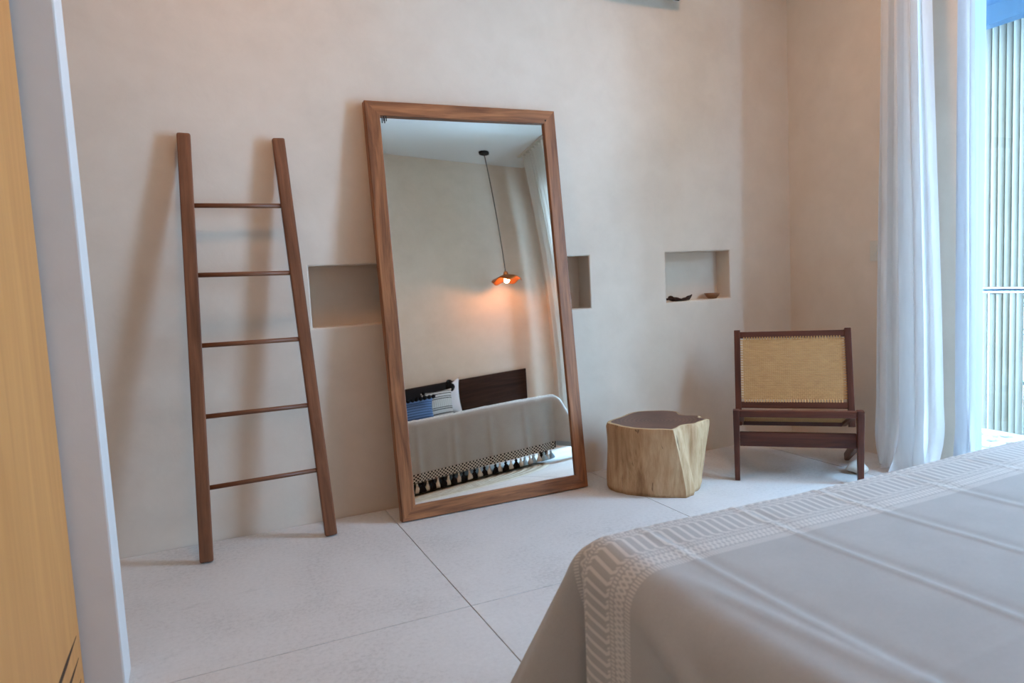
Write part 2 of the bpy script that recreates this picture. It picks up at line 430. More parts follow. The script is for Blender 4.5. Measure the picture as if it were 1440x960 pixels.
for dx in (0.0, 0.012):
    pc = c01+Uv*(MW+0.018+dx)-Vv*(MW+0.012)
    beam('reflection_mark', pc-Vv*0.012-Nv*0.006, pc+Vv*0.012-Nv*0.006, Uv, 0.004, 0.004, M['black'], mir, 0)  # dark bars standing in for marks reflected in the glass

# ------------------------------------------------------------------ ladder
lad = thing('wooden_ladder', (0.23, 3.3, 0), 'dark wooden five-rung ladder leaning against the wall left of the mirror', 'ladder')
LB, LT = Vector((-0.038, 3.213, 0.004)), Vector((0.0245, 3.444, 1.852))
RB, RT = Vector((0.495, 3.247, 0.004)), Vector((0.421, 3.444, 1.844))
for p0, p1 in ((LB, LT), (RB, RT)):
    beam('rail', p0, p1, (1, 0, 0), 0.056, 0.036, M['ladder_wood'], lad, 0.010, 1.0, 3)
for tl, tr in ((0.829, 0.831), (0.664, 0.663), (0.498, 0.4966), (0.332, 0.330), (0.167, 0.1667)):
    a, b_ = LB.lerp(LT, tl), RB.lerp(RT, tr)
    rod('rung', a, b_, 0.0105, M['ladder_wood'], lad, 12)

# ------------------------------------------------------------------ stump
def stump():
    t40 = [(1.855, 2.995), (1.844, 2.918), (1.853, 2.850), (1.875, 2.773), (1.938, 2.706), (1.999, 2.640), (2.056, 2.672), (2.112, 2.698), (2.190, 2.692), (2.297, 2.733), (2.290, 2.783), (2.316, 2.831), (2.258, 2.901), (2.287, 2.998), (2.233, 3.080), (2.116, 3.125), (2.005, 3.080)]
    H = 0.36; sc = (1.15-H)/(1.15-0.40)
    top = [(a*sc, b*sc) for a, b in t40]
    bot = [(1.957, 3.170), (1.940, 3.085), (1.957, 3.025), (1.985, 2.965), (2.058, 2.878), (2.180, 2.785), (2.236, 2.803), (2.262, 2.838), (2.300, 2.850), (2.345, 2.872), (2.372, 2.905), (2.392, 2.950), (2.390, 3.040), (2.385, 3.150), (2.330, 3.240), (2.210, 3.285), (2.060, 3.250)]
    n = len(top); NS = 5
    def dens(P):   # closed Catmull-Rom
        R = []
        for i in range(n):
            p0, p1, p2, p3 = (Vector(P[(i+k-1) % n]) for k in range(4))
            for s in range(NS):
                t = s/NS
                if i in (4, 5, 8, 9): R.append(p1.lerp(p2, t)); continue
                R.append(0.5*((2*p1)+(p2-p0)*t+(2*p0-5*p1+4*p2-p3)*t*t+(3*p1-p0-3*p2+p3)*t**3))
        return R
    T, B = dens(top), dens(bot); N = len(T); rows = 16; V, Fc = [], []
    rnd = random.Random(2); ph = [rnd.uniform(0, 6) for _ in range(6)]
    cT = sum(T, Vector((0, 0)))/N; cB = sum(B, Vector((0, 0)))/N
    for k in range(rows+1):
        f = k/rows; ff = f**1.3 if f < 1 else 1.0
        for i in range(N):
            p = B[i].lerp(T[i], ff); c = cB.lerp(cT, ff); a = 2*PI*i/N
            wv = 0.004*math.sin(9*a+ph[0]+2*f)+0.003*math.sin(17*a+ph[1]-3*f)+0.004*math.sin(3*a+6*f+ph[2])
            edge = -0.006 if k in (0, rows) else 0.0
            d = (p-c).normalized(); p = p+d*((wv if 0 < k < rows else wv*0.5)+edge)
            V.append((p.x, p.y, f*H))
    for k in range(rows):
        for i in range(N): jn = (i+1) % N; Fc.append((k*N+i, k*N+jn, (k+1)*N+jn, (k+1)*N+i))
    Fc.append(tuple(range(N))[::-1])
    e = thing('tree_stump', (2.17, 3.0, 0), 'cut tree stump side table with pale barkless sides and dark top', 'stump')
    m, nt, bs = new_mat('stump_side', 0.75, 0.2)
    co = coords(nt, 'Object', (9, 9, 2.0)); f1 = noise(nt, co, 1.0, 6, 0.65, 0.6)
    co2 = coords(nt, 'Object', (70, 70, 9)); f2 = noise(nt, co2, 1.0, 3, 0.6)
    f = X(nt, f1)*0.7+X(nt, f2)*0.3
    c1 = ramp(nt, f, [(0.30, (0.20, 0.100, 0.045)), (0.48, (0.46, 0.280, 0.145)), (0.70, (0.66, 0.47, 0.29))])
    co3 = coords(nt, 'Object', (30, 30, 8)); cr = noise(nt, co3, 1.0, 2, 0.5, 1.0)
    mk = ramp(nt, cr, [(0.69, (0, 0, 0)), (0.74, (0.85, 0.85, 0.85))])
    mix = nt.nodes.new('ShaderNodeMix'); mix.data_type = 'RGBA'; nt.links.new(mk, mix.inputs[0]); nt.links.new(c1, mix.inputs[6]); mix.inputs[7].default_value = (0.07, 0.035, 0.018, 1)
    nt.links.new(mix.outputs[2], bs.inputs['Base Color']); bump(nt, bs, f, 0.4, 0.008)
    tk = pydata('trunk', V, Fc, m, e, True)
    sh = {5*NS, 6*NS+3, 9*NS, 12*NS}
    for ed in tk.data.edges:
        a_, b_ = ed.vertices
        if a_ % N in sh and b_ % N == a_ % N: ed.use_edge_sharp = True
    # top disc: pale sapwood rim, dark heartwood inside
    rings = [1.0, 0.955, 0.93, 0.6, 0.3, 0.05]; V, Fc = [], []
    e_in = [-0.002, 0.0012, 0.0014, 0.0016, 0.0016, 0.0016]
    base = []
    for i in range(N):
        p = T[i]; a = 2*PI*i/N; wv = (0.004*math.sin(9*a+ph[0]+2)+0.003*math.sin(17*a+ph[1]-3)+0.004*math.sin(3*a+6+ph[2]))*0.5-0.006
        base.append(p+(p-cT).normalized()*wv)
    for r, dz in zip(rings, e_in):
        for p in base: q = cT+(p-cT)*r; V.append((q.x, q.y, H+dz))
    for k in range(len(rings)-1):
        for i in range(N): jn = (i+1) % N; Fc.append((k*N+i, k*N+jn, (k+1)*N+jn, (k+1)*N+i))
    Fc.append(tuple(range((len(rings)-1)*N, len(rings)*N)))
    m2, nt, bs = new_mat('stump_top', 0.45, 0.35)
    tc = nt.nodes.new('ShaderNodeTexCoord'); sp = nt.nodes.new('ShaderNodeSeparateXYZ'); nt.links.new(tc.outputs['Object'], sp.inputs[0])
    dx = X(nt, sp.outputs[0])-2.17; dy = X(nt, sp.outputs[1])-3.03
    rad = (dx*dx+dy*dy)._m('SQRT')+X(nt, noise(nt, coords(nt), 7, 4))*0.05
    rg = (rad*300).sin()*0.12+X(nt, noise(nt, coords(nt), 5, 5))
    nt.links.new(ramp(nt, rg, [(0.3, (0.070, 0.030, 0.018)), (0.7, (0.150, 0.068, 0.042))]), bs.inputs['Base Color'])
    m3 = plain('sapwood', (0.52, 0.38, 0.22), 0.6, 0.2)
    o = pydata('top', V, Fc, [m2, m3], e, False); o['label'] = 'dark reddish-brown polished heartwood top with pale rim'
    for i, p in enumerate(o.data.polygons): p.material_index = 1 if i < 2*N else 0
stump()

# ------------------------------------------------------------------ lounge chair
def chair():
    th = math.radians(-42.3); O = Vector((2.574, 2.883, 0))
    u = Vector((math.cos(th), math.sin(th), 0)); v = Vector((-math.sin(th), math.cos(th), 0)); Z = Vector((0, 0, 1))
    P = lambda a, b, c: O+u*a+v*b+Z*c
    e = thing('lounge_chair', P(0.32, 0.25, 0), 'low dark wooden lounge chair with woven cane back and seat', 'chair')
    W = 0.64; m = M['chair_wood']
    for a in (0.018, W-0.018):
        beam('front_leg', P(a, 0.028, 0.002), P(a, 0.022, 0.386), u, 0.034, 0.056, m, e, 0.004, 0.78)
        beam('rear_leg', P(a, 0.535, 0.010), P(a, 0.030, 0.235), u, 0.030, 0.062, m, e, 0.004, 0.75)
        s = 0.045 if a < W/2 else W-0.045
        beam('seat_side_rail', P(s, 0.035, 0.362), P(s, 0.43, 0.232), u, 0.026, 0.034, m, e, 0.003)
        s2 = 0.030 if a < W/2 else W-0.022
        beam('back_post', P(s2, 0.275, 0.245), P(s2, 0.425, 0.776), u, 0.034, 0.036, m, e, 0.004)
    beam('front_rail', P(0.035, 0.018, 0.367), P(W-0.035, 0.018, 0.367), Z, 0.036, 0.034, m, e, 0.004)
    beam('seat_rear_rail', P(0.055, 0.415, 0.237), P(W-0.055, 0.415, 0.237), Z, 0.036, 0.028, m, e, 0.003)
    beam('stretcher', P(0.034, 0.050, 0.222), P(W-0.034, 0.050, 0.222), Z, 0.078, 0.022, m, e, 0.003)
    slope = Vector((0, 0.15, 0.531)).normalized(); bk = v*slope.y+Z*slope.z; bn = (v*-slope.z+Z*slope.y)
    def Q(a, d): return P(a, 0.275, 0.245)+bk*d   # along back plane
    beam('back_top_rail', Q(0.045, 0.523)+bn*0.0, Q(W-0.037, 0.523), bk, 0.036, 0.028, m, e, 0.004)
    beam('back_bottom_rail', Q(0.045, 0.118), Q(W-0.037, 0.118), bk, 0.036, 0.028, m, e, 0.004)
    # woven cane: crossing strands, joined per panel
    def cane(name, origin, ua, va, na, wid, hei, lab):
        bm = bmesh.new(); pt = 0.0105; sw = 0.0080; amp = 0.0014
        def strip(along, cross, L, offs, ph):
            nseg = int(L/pt)*2; prev = None
            for i in range(nseg+1):
                t = L*i/nseg; d = amp*math.cos(PI*t/pt+ph)
                c = origin+along*t+cross*offs+na*d
                a = bm.verts.new(c-cross*sw/2); b = bm.verts.new(c+cross*sw/2)
                if prev: bm.faces.new((prev[0], prev[1], b, a))
                prev = (a, b)
        k = 0; o = pt/2
        while o < wid: strip(va, ua, hei, o, PI*k); o += pt; k += 1
        k = 0; o = pt/2
        while o < hei: strip(ua, va, wid, o, PI*(k+1)); o += pt; k += 1
        ob = bm_obj(name, bm, M['cane'], e); ob['label'] = lab
        # lacing loops around the border, into the wood
        bm = bmesh.new()
        def loop(c, d, s):
            for tt in (0,):
                q = [c-s*0.0042-d*0.003+na*0.0015, c+s*0.0042-d*0.003+na*0.0015, c+s*0.0036+d*0.017+na*0.0095, c-s*0.0036+d*0.017+na*0.0095]
                vv = [bm.verts.new(x_) for x_ in q]; bm.faces.new(vv)
        st = 0.0145
        i = st/2
        while i < wid:
            loop(origin+ua*i, -va, ua); loop(origin+ua*i+va*hei, va, ua); i += st
        i = st/2
        while i < hei:
            loop(origin+va*i, -ua, va); loop(origin+va*i+ua*wid, ua, va); i += st
        bm_obj('lacing', bm, M['cane'], ob)
    hb0, hb1 = 0.149, 0.492
    cane('back_cane', Q(0.060, hb0)+bn*0.006, u, bk, bn, W-0.112, hb1-hb0, 'golden woven cane back panel')
    ss = (P(0, 0.40, 0.240)-P(0, 0.035, 0.362)); L = ss.length; sa = ss.normalized(); sn = u.cross(sa).normalized()
    cane('seat_cane', P(0.058, 0.035, 0.366), u, sa, sn, W-0.116, L, 'golden woven cane seat')
m, nt, b = new_mat('cane', 0.55, 0.3)
co = coords(nt, 'Object', (25, 25, 140)); f = noise(nt, co, 1.0, 3)
nt.links.new(ramp(nt, f, [(0.3, (0.46, 0.25, 0.092)), (0.7, (0.60, 0.355, 0.15))]), b.inputs['Base Color']); M['cane'] = m
chair()

# ------------------------------------------------------------------ bed, throw, headboard
BX0, BX1, BY0, BY1, BZ = 0.735, 2.665, -0.70, 1.386, 0.548
bed = thing('bed', (1.70, 0.33, 0), 'wide low bed under the linen throw', 'bed')
box('mattress', BX0+0.03, BX1-0.03, BY0, BY1-0.03, 0.27, BZ-0.014, M['mattress'], bed, 0.05, True)
box('base', BX0+0.05, BX1-0.05, BY0, BY1-0.06, 0.10, 0.265, M['head_wood'], bed, 0.01)
for xx in (BX0+0.12, BX1-0.12):
    for y_ in (BY0+0.10, BY1-0.16): beam('leg', (xx, y_, 0.0115), (xx, y_, 0.10), (1, 0, 0), 0.06, 0.06, M['head_wood'], bed)
hbd = setm(bm_obj('headboard', bm_box(-0.22, 0.22, -0.028, 0.028, 0, 3.14, 0.005), M['head_wood']), frame((0.14, -0.769, 0.708), (3.28, -0.769, 0.708), (0, 0, 1)))
tag(hbd, 'long dark wooden headboard fixed to the wall behind the pillows', 'headboard')

TB0, TB1 = 1.132, 1.372
def throw_mat():
    m, nt, b = new_mat('linen_throw', 0.9, 0.1)
    uv = nt.nodes.new('ShaderNodeUVMap'); uv.uv_map = 'cloth'
    sp = nt.nodes.new('ShaderNodeSeparateXYZ'); nt.links.new(uv.outputs[0], sp.inputs[0])
    s, t = X(nt, sp.outputs[0]), X(nt, sp.outputs[1])
    v = (t-TB0)/(TB1-TB0); inb = v.btw(0.0, 1.0)
    P_ = 0.0255
    # main herringbone bars with reversed ends
    w_ = (v-0.33)/0.42
    ph = (w_-0.5)
    core = ph.mx(-0.37).mn(0.37)
    tail = ph-core
    q = (s/P_ + tail*3.6 - core*0.55).fr()-0.5
    bars = q.ab().lt(0.165)*w_.btw(0.0, 1.0)
    q2 = (s/P_*2.0+tail*5.0).fr()-0.5
    ends = q2.ab().lt(0.20)*w_.btw(0.0, 1.0)*ph.ab().gt(0.40)
    # diamonds
    d_ = (v-0.10)/0.15; tr = (s/0.026).fr()-0.5
    dia = ((tr.ab()*2-d_).ab().lt(0.20)).mx((tr.ab()*2-(d_*-1.0+1.0)).ab().lt(0.20))*d_.btw(0.0, 1.0)
    lad_ = ((s/0.0075).fr()-0.5).ab().lt(0.26)*v.btw(0.0, 0.085)
    dots = ((s/0.0085).fr()-0.5).ab().lt(0.28)*(v.btw(0.265, 0.315).mx(v.btw(0.765, 0.81)))
    zz = (v-0.82)/0.10; t2 = (s/0.028).fr()-0.5
    zig = (t2.ab()*2-zz).ab().lt(0.30)*zz.btw(0.0, 1.0)
    lad2 = ((s/0.0075).fr()-0.5).ab().lt(0.26)*v.btw(0.94, 1.0)
    pat = bars.mx(ends).mx(dia).mx(lad_).mx(dots).mx(zig).mx(lad2)*inb
    co = coords(nt, 'UV'); 
    weave = ((s*(2*PI/0.0028)).sin()*(t*(2*PI/0.0028)).sin())
    mot = (X(nt, noise(nt, coords(nt, 'Object', (9, 9, 9)), 1.0, 5, 0.6))*0.45+X(nt, noise(nt, coords(nt, 'UV', (420, 90, 1)), 1.0, 2, 0.5))*0.28+X(nt, noise(nt, coords(nt, 'UV', (90, 420, 1)), 1.0, 2, 0.5))*0.27).v
    base = ramp(nt, mot, [(0.3, (0.385, 0.365, 0.340)), (0.7, (0.465, 0.445, 0.418))])
    mix = nt.nodes.new('ShaderNodeMix'); mix.data_type = 'RGBA'
    nt.links.new((pat*0.9).v, mix.inputs[0]); nt.links.new(base, mix.inputs[6]); mix.inputs[7].default_value = (0.66, 0.62, 0.57, 1)
    nt.links.new(mix.outputs[2], b.inputs['Base Color'])
    bump(nt, b, pat*1.0+weave*0.10, 0.55, 0.003)
    b.inputs['Sheen Weight'].default_value = 0.15
    return m
CREASE = [0.905+0.285*k for k in range(7)]
CREASEY = [0.63, 0.10, -0.40]
HS, HF = 0.47, 0.43
def edge(d, R, flare):
    """cloth going over a rounded edge: returns (outward, down)"""
    if d <= 0: return d, 0.0
    q = PI*R/2
    if d < q: return R*math.sin(d/R), R*(1-math.cos(d/R))
    return R+(d-q)*flare, R+(d-q)*math.sqrt(1-flare*flare)
RS, RF = 0.085, 0.060
ix0, ix1, iy1 = BX0+RS, BX1-RS, BY1-RF       # inner flat rectangle
def sm(a, b, x_):
    t = min(1, max(0, (x_-a)/(b-a))); return t*t*(3-2*t)
def gauss(x_, c, s_): return math.exp(-0.5*((x_-c)/s_)**2)
def cloth(s, t):
    """cloth coordinates (metres) -> world point"""
    zadd = 0.0
    if s < ix0: ds, sx, cx = ix0-s, -1, ix0
    elif s > ix1: ds, sx, cx = s-ix1, 1, ix1
    else: ds, sx, cx = 0, 0, s
    dt = max(0, t-iy1)
    for c in CREASE: zadd += 0.0034*gauss(s, c, 0.0055)-0.002*gauss(s, c+0.02, 0.012)
    for c in CREASEY: zadd += 0.0035*gauss(t, c, 0.006)
    zadd += 0.003*math.sin(s*5.1+t*2.3)+0.0025*math.sin(t*6.7-s*3.1+1)
    # wrinkles running from the band corner along the bed's long edge
    zadd += 0.004*math.exp(-((s-(0.83+0.10*math.sin((1.1-t)*1.3)))/0.018)**2)*sm(1.15, 0.95, t)
    if ds == 0 and dt == 0: return Vector((s, t, BZ+zadd))
    d = math.hypot(ds, dt); phi = math.atan2(dt, ds)           # 0 side, pi/2 foot
    R = RS+(RF-RS)*(phi/(PI/2))
    if ds > 0 and dt > 0: qq = phi*0.26
    elif ds > 0: qq = t-iy1
    else: qq = 0.408+abs(cx-(ix0 if s < 1.7 else ix1))
    o, dn = edge(d, R, 0.05)
    lo = max(0, d-0.05)
    ramp_ = min(1.0, lo/0.42)
    off = 0.205*gauss(qq, 0.225, 0.085) - 0.105*gauss(qq, 0.040, 0.034) + 0.014*math.sin(qq*52)*gauss(qq, 0.22, 0.12) - 0.035*gauss(qq, 0.43, 0.05)
    off += 0.016*math.sin(qq*9+0.6)*sm(0.0, 0.3, abs(qq-0.2)) + 0.010*math.sin(qq*23+1.0)
    off += 0.022*gauss(qq, -0.42, 0.06)+0.02*gauss(qq, -0.95, 0.08)
    if ds > 0 and dt == 0 and s < 1.7:
        for c0, k0, a0, w0 in ((0.10, 0.30, 0.020, 0.022), (0.05, 0.62, 0.016, 0.026), (0.26, 0.42, 0.014, 0.02)):
            off += a0*gauss(d, c0+k0*(1.12-t), w0)*sm(1.14, 1.02, t)/max(0.25, ramp_)*0.6
    if ds == 0:
        for c in CREASE: off += 0.018*gauss(s, c, 0.014) - 0.010*gauss(s, c+0.045, 0.03)
        for c, a in ((2.25, 0.03), (2.48, 0.035)): off += a*gauss(s, c, 0.05)*ramp_
    o += off*ramp_
    dirx, diry = (math.cos(phi)*sx if ds > 0 else 0), (math.sin(phi) if dt > 0 else 0)
    z = BZ+zadd*max(0, 1-d/0.1)-dn
    if z < 0.012: o += (0.012-z)*0.6; z = 0.012+0.01*abs(math.sin(qq*30))
    return Vector((cx+dirx*o, (iy1 if dt > 0 else t)+diry*o, z))
def throw():
    ss = []; a = ix0-HS
    while a < ix1+HS+1e-6: ss.append(a); a += 0.0105
    ts = []; a = BY0+0.02
    while a < iy1+HF+1e-6: ts.append(a); a += 0.0105 if a > 0.3 else 0.02
    V = []; n = len(ss)
    for t in ts:
        for s in ss: V.append(cloth(s, t))
    Fc = [(k*n+i, k*n+i+1, (k+1)*n+i+1, (k+1)*n+i) for k in range(len(ts)-1) for i in range(n-1)]
    e = thing('bed_throw', (1.70, 0.9, 0.0), 'beige linen throw with white woven chevron band spread over the bed', 'throw')
    o = pydata('cloth', V, Fc, throw_mat(), e, True)
    uvl = o.data.uv_layers.new(name='cloth'); co = [0.0]*(2*len(o.data.loops))
    for l in o.data.loops: k, i = divmod(l.vertex_index, n); co[2*l.index] = ss[i]; co[2*l.index+1] = ts[k]
    uvl.data.foreach_set('uv', co)
    # knotted fringe band below the foot hem
    m, nt, b = new_mat('fringe', 0.9, 0.1)
    uv = nt.nodes.new('ShaderNodeUVMap'); uv.uv_map = 'cloth'; sp = nt.nodes.new('ShaderNodeSeparateXYZ'); nt.links.new(uv.outputs[0], sp.inputs[0])
    s_, t_ = X(nt, sp.outputs[0]), X(nt, sp.outputs[1])
    g1 = ((s_/0.027+t_/0.024).fr()-0.5).ab().lt(0.16); g2 = ((s_/0.027-t_/0.024).fr()-0.5).ab().lt(0.16)
    g = g1.mx(g2)
    nt.links.new(ramp(nt, g, [(0.2, (0.02, 0.02, 0.022)), (0.8, (0.62, 0.58, 0.52))]), b.inputs['Base Color'])
    bump(nt, b, g, 0.6, 0.004)
    V, tv = [], [-0.006, 0.014, 0.028, 0.042, 0.054]; sl = [x_ for x_ in ss if ix0 <= x_ <= ix1]; n2 = len(sl)
    for tt in tv:
        for x_ in sl: p = cloth(x_, iy1+HF); V.append((p.x, p.y+0.002, p.z-tt))
    Fc = [(k*n2+i, k*n2+i+1, (k+1)*n2+i+1, (k+1)*n2+i) for k in range(len(tv)-1) for i in range(n2-1)]
    fo = pydata('knotted_fringe', V, Fc, m, e, True); uvl = fo.data.uv_layers.new(name='cloth')
    co = [0.0]*(2*len(fo.data.loops))
    for l in fo.data.loops: k, i = divmod(l.vertex_index, n2); co[2*l.index] = sl[i]; co[2*l.index+1] = tv[k]
    uvl.data.foreach_set('uv', co); fo['label'] = 'black and white knotted fringe along the hem'
    # tassels: one mesh, three colours, pale blue past the black ones
    def tassel(mat):
        prof = [(0.0015, 0.012), (0.004, 0.004), (0.0085, 0.0), (0.009, -0.008), (0.006, -0.013), (0.011, -0.022), (0.019, -0.040), (0.023, -0.056), (0.021, -0.064), (0.001, -0.064)]
        n3 = 12; V, Fc = [], []
        for r, z in prof:
            for i in range(n3): a = 2*PI*i/n3; rr = r*(1+0.10*(i % 2)*(z < -0.015)); V.append((rr*math.cos(a), rr*0.75*math.sin(a), z))
        for k in range(len(prof)-1):
            for i in range(n3): jn = (i+1) % n3; Fc.append((k*n3+i, k*n3+jn, (k+1)*n3+jn, (k+1)*n3+i))
        me = bpy.data.meshes.new('tassel'); me.from_pydata(V, [], Fc); me.update(); me.materials.append(mat)
        me.polygons.foreach_set('use_smooth', [True]*len(me.polygons)); return me
    blk, wht, blu = (tassel(plain('tassel_'+k, c, 0.95, 0.05)) for k, c in (('black', (0.012, 0.012, 0.015)), ('white', (0.60, 0.55, 0.48)), ('blue', (0.36, 0.50, 0.60))))
    x_ = ix0+0.02; k = 0
    while x_ < ix1:
        p = cloth(x_, iy1+HF)
        me = wht if k % 2 else (blk if x_ < 2.27 else blu)
        o = bpy.data.objects.new('tassel', me); COL.objects.link(o); o.parent = e; o.matrix_parent_inverse = Matrix.Translation(-e.location)
        o.location = (x_, p.y+0.004, p.z-0.054-0.010); o.rotation_euler = (0.05*math.sin(k*2.1), 0.12*math.sin(k*3.7), 0.3*math.sin(k))
        o.scale = (1.3, 1.0, 1.0) if me is not wht else (0.95, 0.9, 0.95)
        x_ += 0.0405; k += 1
throw()

# ------------------------------------------------------------------ cushions
def cushion(name, ctr, wid, hei, thick, tilt, mat, label, rotz=0.0, cat='cushion', dip=0.07):
    e = thing(name, (ctr[0], ctr[1], ctr[2]), label, cat)
    n, mrow = 28, 22; V, Fc = [], []
    for side in (1, -1):
        for k in range(mrow+1):
            for i in range(n+1):
                a, b_ = 2*i/n-1, 2*k/mrow-1
                t = ((1-abs(a)**2.6)*(1-abs(b_)**2.6))**0.55
                pin = 1-dip*(1-abs(a)**2)*abs(b_)**3; pin2 = 1-0.07*(1-abs(b_)**2)*abs(a)**3
                V.append((a*wid/2*pin2, side*t*thick/2, b_*hei/2*pin+hei/2))
    off = (n+1)*(mrow+1)
    for sd_ in (0, 1):
        for k in range(mrow):
            for i in range(n):
                a = sd_*off+k*(n+1)+i; f = (a, a+1, a+n+2, a+n+1); Fc.append(f if sd_ else f[::-1])
    me = bpy.data.meshes.new('cover'); me.from_pydata(V, [], Fc); me.update()
    bm = bmesh.new(); bm.from_mesh(me); bmesh.ops.remove_doubles(bm, verts=bm.verts, dist=0.0008); bmesh.ops.recalc_face_normals(bm, faces=bm.faces); bm.to_mesh(me); bm.free()
    o = link('cover', me, mat, None, True); o.parent = e
    o.matrix_basis = Matrix.Rotation(rotz, 4, 'Z') @ Matrix.Rotation(tilt, 4, 'X')
    return e, o
def stripe_mat(name, base, dark, edges, rough=0.9, fine=False):
    m, nt, b = new_mat(name, rough, 0.1)
    tc = nt.nodes.new('ShaderNodeTexCoord'); sp = nt.nodes.new('ShaderNodeSeparateXYZ'); nt.links.new(tc.outputs['Object'], sp.inputs[0])
    z = X(nt, sp.outputs[2]); g = None
    for a, c in edges: gg = z.btw(a, c); g = gg if g is None else g.mx(gg)
    if fine: g = g.mx(((X(nt, sp.outputs[0])/0.02).fr()-0.5).ab().lt(0.12)*z.btw(*fine)*0.35)
    nt.links.new(ramp(nt, g, [(0.0, base), (1.0, dark)]), b.inputs['Base Color']); return m
wp, _ = cushion('white_pillow', (2.185, -0.60, BZ+0.004), 0.66, 0.41, 0.11, math.radians(12), plain('white_cotton', (0.72, 0.72, 0.76), 0.9, 0.1), 'plain white pillow standing against the headboard', 0, 'pillow', 0.55)
bc, bo = cushion('black_cushion', (1.90, -0.475, BZ+0.004), 0.92, 0.375, 0.12, math.radians(13), plain('black_cotton', (0.014, 0.014, 0.016), 0.9, 0.1), 'long black cushion with pompom corners in front of the white pillow')
POM = plain('black_yarn', (0.01, 0.01, 0.011), 0.95, 0.05)
def pompom(parent, x_, y_, z_, r):
    bm = bmesh.new(); bmesh.ops.create_icosphere(bm, subdivisions=2, radius=r); rn = random.Random(int(x_*1000))
    for v in bm.verts: v.co *= rn.uniform(0.85, 1.12)
    o = bm_obj('pompom', bm, POM, None, False); o.parent = parent; o.location = (x_, y_, z_)
for x_ in (-0.47, 0.47):
    pompom(bc, x_, -0.06, 0.30, 0.045); pompom(bc, x_*0.985, -0.075, 0.355, 0.03)
edges_ = [(0.010, 0.024), (0.040, 0.047), (0.080, 0.088), (0.098, 0.105), (0.185, 0.193), (0.205, 0.212), (0.235, 0.243), (0.262, 0.27)]
sc_, so = cushion('striped_cushion', (2.175, -0.325, BZ+0.006), 0.31, 0.285, 0.11, math.radians(12), stripe_mat('stripe_cream', (0.50, 0.48, 0.45), (0.012, 0.012, 0.016), edges_, 0.9, (0.11, 0.18)), 'cream cushion with black stripes in front of the white pillow')
for k in range(9): pompom(sc_, -0.155+0.006*math.sin(k*2), 0.0+0.0065*k, 0.03+0.030*k, 0.017)
eb = [(0.03+0.024*k, 0.037+0.024*k) for k in range(7)]
bl, blo = cushion('blue_cushion', (1.83, -0.175, BZ+0.010), 0.52, 0.22, 0.11, math.radians(12), stripe_mat('stripe_blue', (0.085, 0.13, 0.22), (0.03, 0.042, 0.08), eb), 'denim blue striped cushion with black scalloped trim')
for k in range(13): pompom(bl, -0.24+0.04*k, 0.045, 0.215, 0.021)

# ------------------------------------------------------------------ rug
def rug():
    V, Fc = [], []; cx, cy, R = 1.66, 1.20, 0.86; n = 96; rings = 44
    for k in range(rings+1):
        r = R*k/rings
        for i in range(n):
            a = 2*PI*i/n; zz = 0.008+0.002*math.sin(k*PI/1.0+0.5*PI)+0.0006*math.sin(40*a+k)
            if k == rings: zz = 0.001
            V.append((cx+r*math.cos(a), cy+r*math.sin(a), zz))
    for k in range(rings):
        for i in range(n): jn = (i+1) % n; Fc.append((k*n+i, (k+1)*n+i, (k+1)*n+jn, k*n+jn))
    m, nt, b = new_mat('jute', 0.95, 0.05)
    tc = nt.nodes.new('ShaderNodeTexCoord'); sp = nt.nodes.new('ShaderNodeSeparateXYZ'); nt.links.new(tc.outputs['Object'], sp.inputs[0])
    dx = X(nt, sp.outputs[0])-cx; dy = X(nt, sp.outputs[1])-cy; rad = (dx*dx+dy*dy)._m('SQRT')
    bands = ((rad/0.085).fr()-0.5).ab()*2
    f = bands*0.6+X(nt, noise(nt, coords(nt), 55, 3))*0.4
    nt.links.new(ramp(nt, f, [(0.25, (0.30, 0.25, 0.185)), (0.55, (0.50, 0.45, 0.36)), (0.8, (0.64, 0.60, 0.51))]), b.inputs['Base Color'])
    o = pydata('round_rug', V, Fc, m, None, False)
    tag(o, 'round woven jute rug half under the foot of the bed, seen in the mirror', 'rug')
rug()

# ------------------------------------------------------------------ pendant lamps
def pendant(cx, cy, label):
    e = thing('pendant_lamp', (cx, cy, ZC), label, 'lamp', 'copper pendant lamps')
    lathe('canopy', [(0.0, ZC-0.024), (0.052, ZC-0.024), (0.055, ZC-0.02), (0.055, ZC), (0.0, ZC)], cx, cy, M['black'], e, 24, False)
    rod('cable', (cx, cy, 1.985), (cx, cy, ZC-0.022), 0.0045, M['black'], e, 8)
    lathe('socket', [(0.0, 1.992), (0.013, 1.990), (0.024, 1.972), (0.025, 1.945), (0.018, 1.935), (0.0, 1.935)], cx, cy, M['copper'], e, 20)
    wav = lambda r, a: 0.018*math.cos(5*a+0.6)*(r/0.155)**2
    V = lathe('shade', [(0.020, 1.950), (0.055, 1.942), (0.100, 1.924), (0.140, 1.900), (0.155, 1.882), (0.152, 1.881), (0.137, 1.896), (0.098, 1.919), (0.054, 1.937), (0.020, 1.945)], cx, cy, M['copper'], e, 60, True, wav)
    m = bpy.data.materials.get('bulb_glow')
    if not m:
        m = bpy.data.materials.new('bulb_glow'); m.use_nodes = True; nt = m.node_tree; nt.nodes.clear()
        em = nt.nodes.new('ShaderNodeEmission'); em.inputs[0].default_value = (*BULB_COL, 1); em.inputs[1].default_value = BULB_STR
        out = nt.nodes.new('ShaderNodeOutputMaterial'); nt.links.new(em.outputs[0], out.inputs[0])
    bb = lathe('bulb', [(0.011, 1.936), (0.013, 1.925), (0.024, 1.905), (0.028, 1.888), (0.024, 1.872), (0.012, 1.863), (0.0, 1.861)], cx, cy, m, e, 16)
    bb['label'] = 'lit warm bulb'
pendant(3.034, -0.423, 'wavy copper pendant lamp with lit bulb, reflected in the mirror')
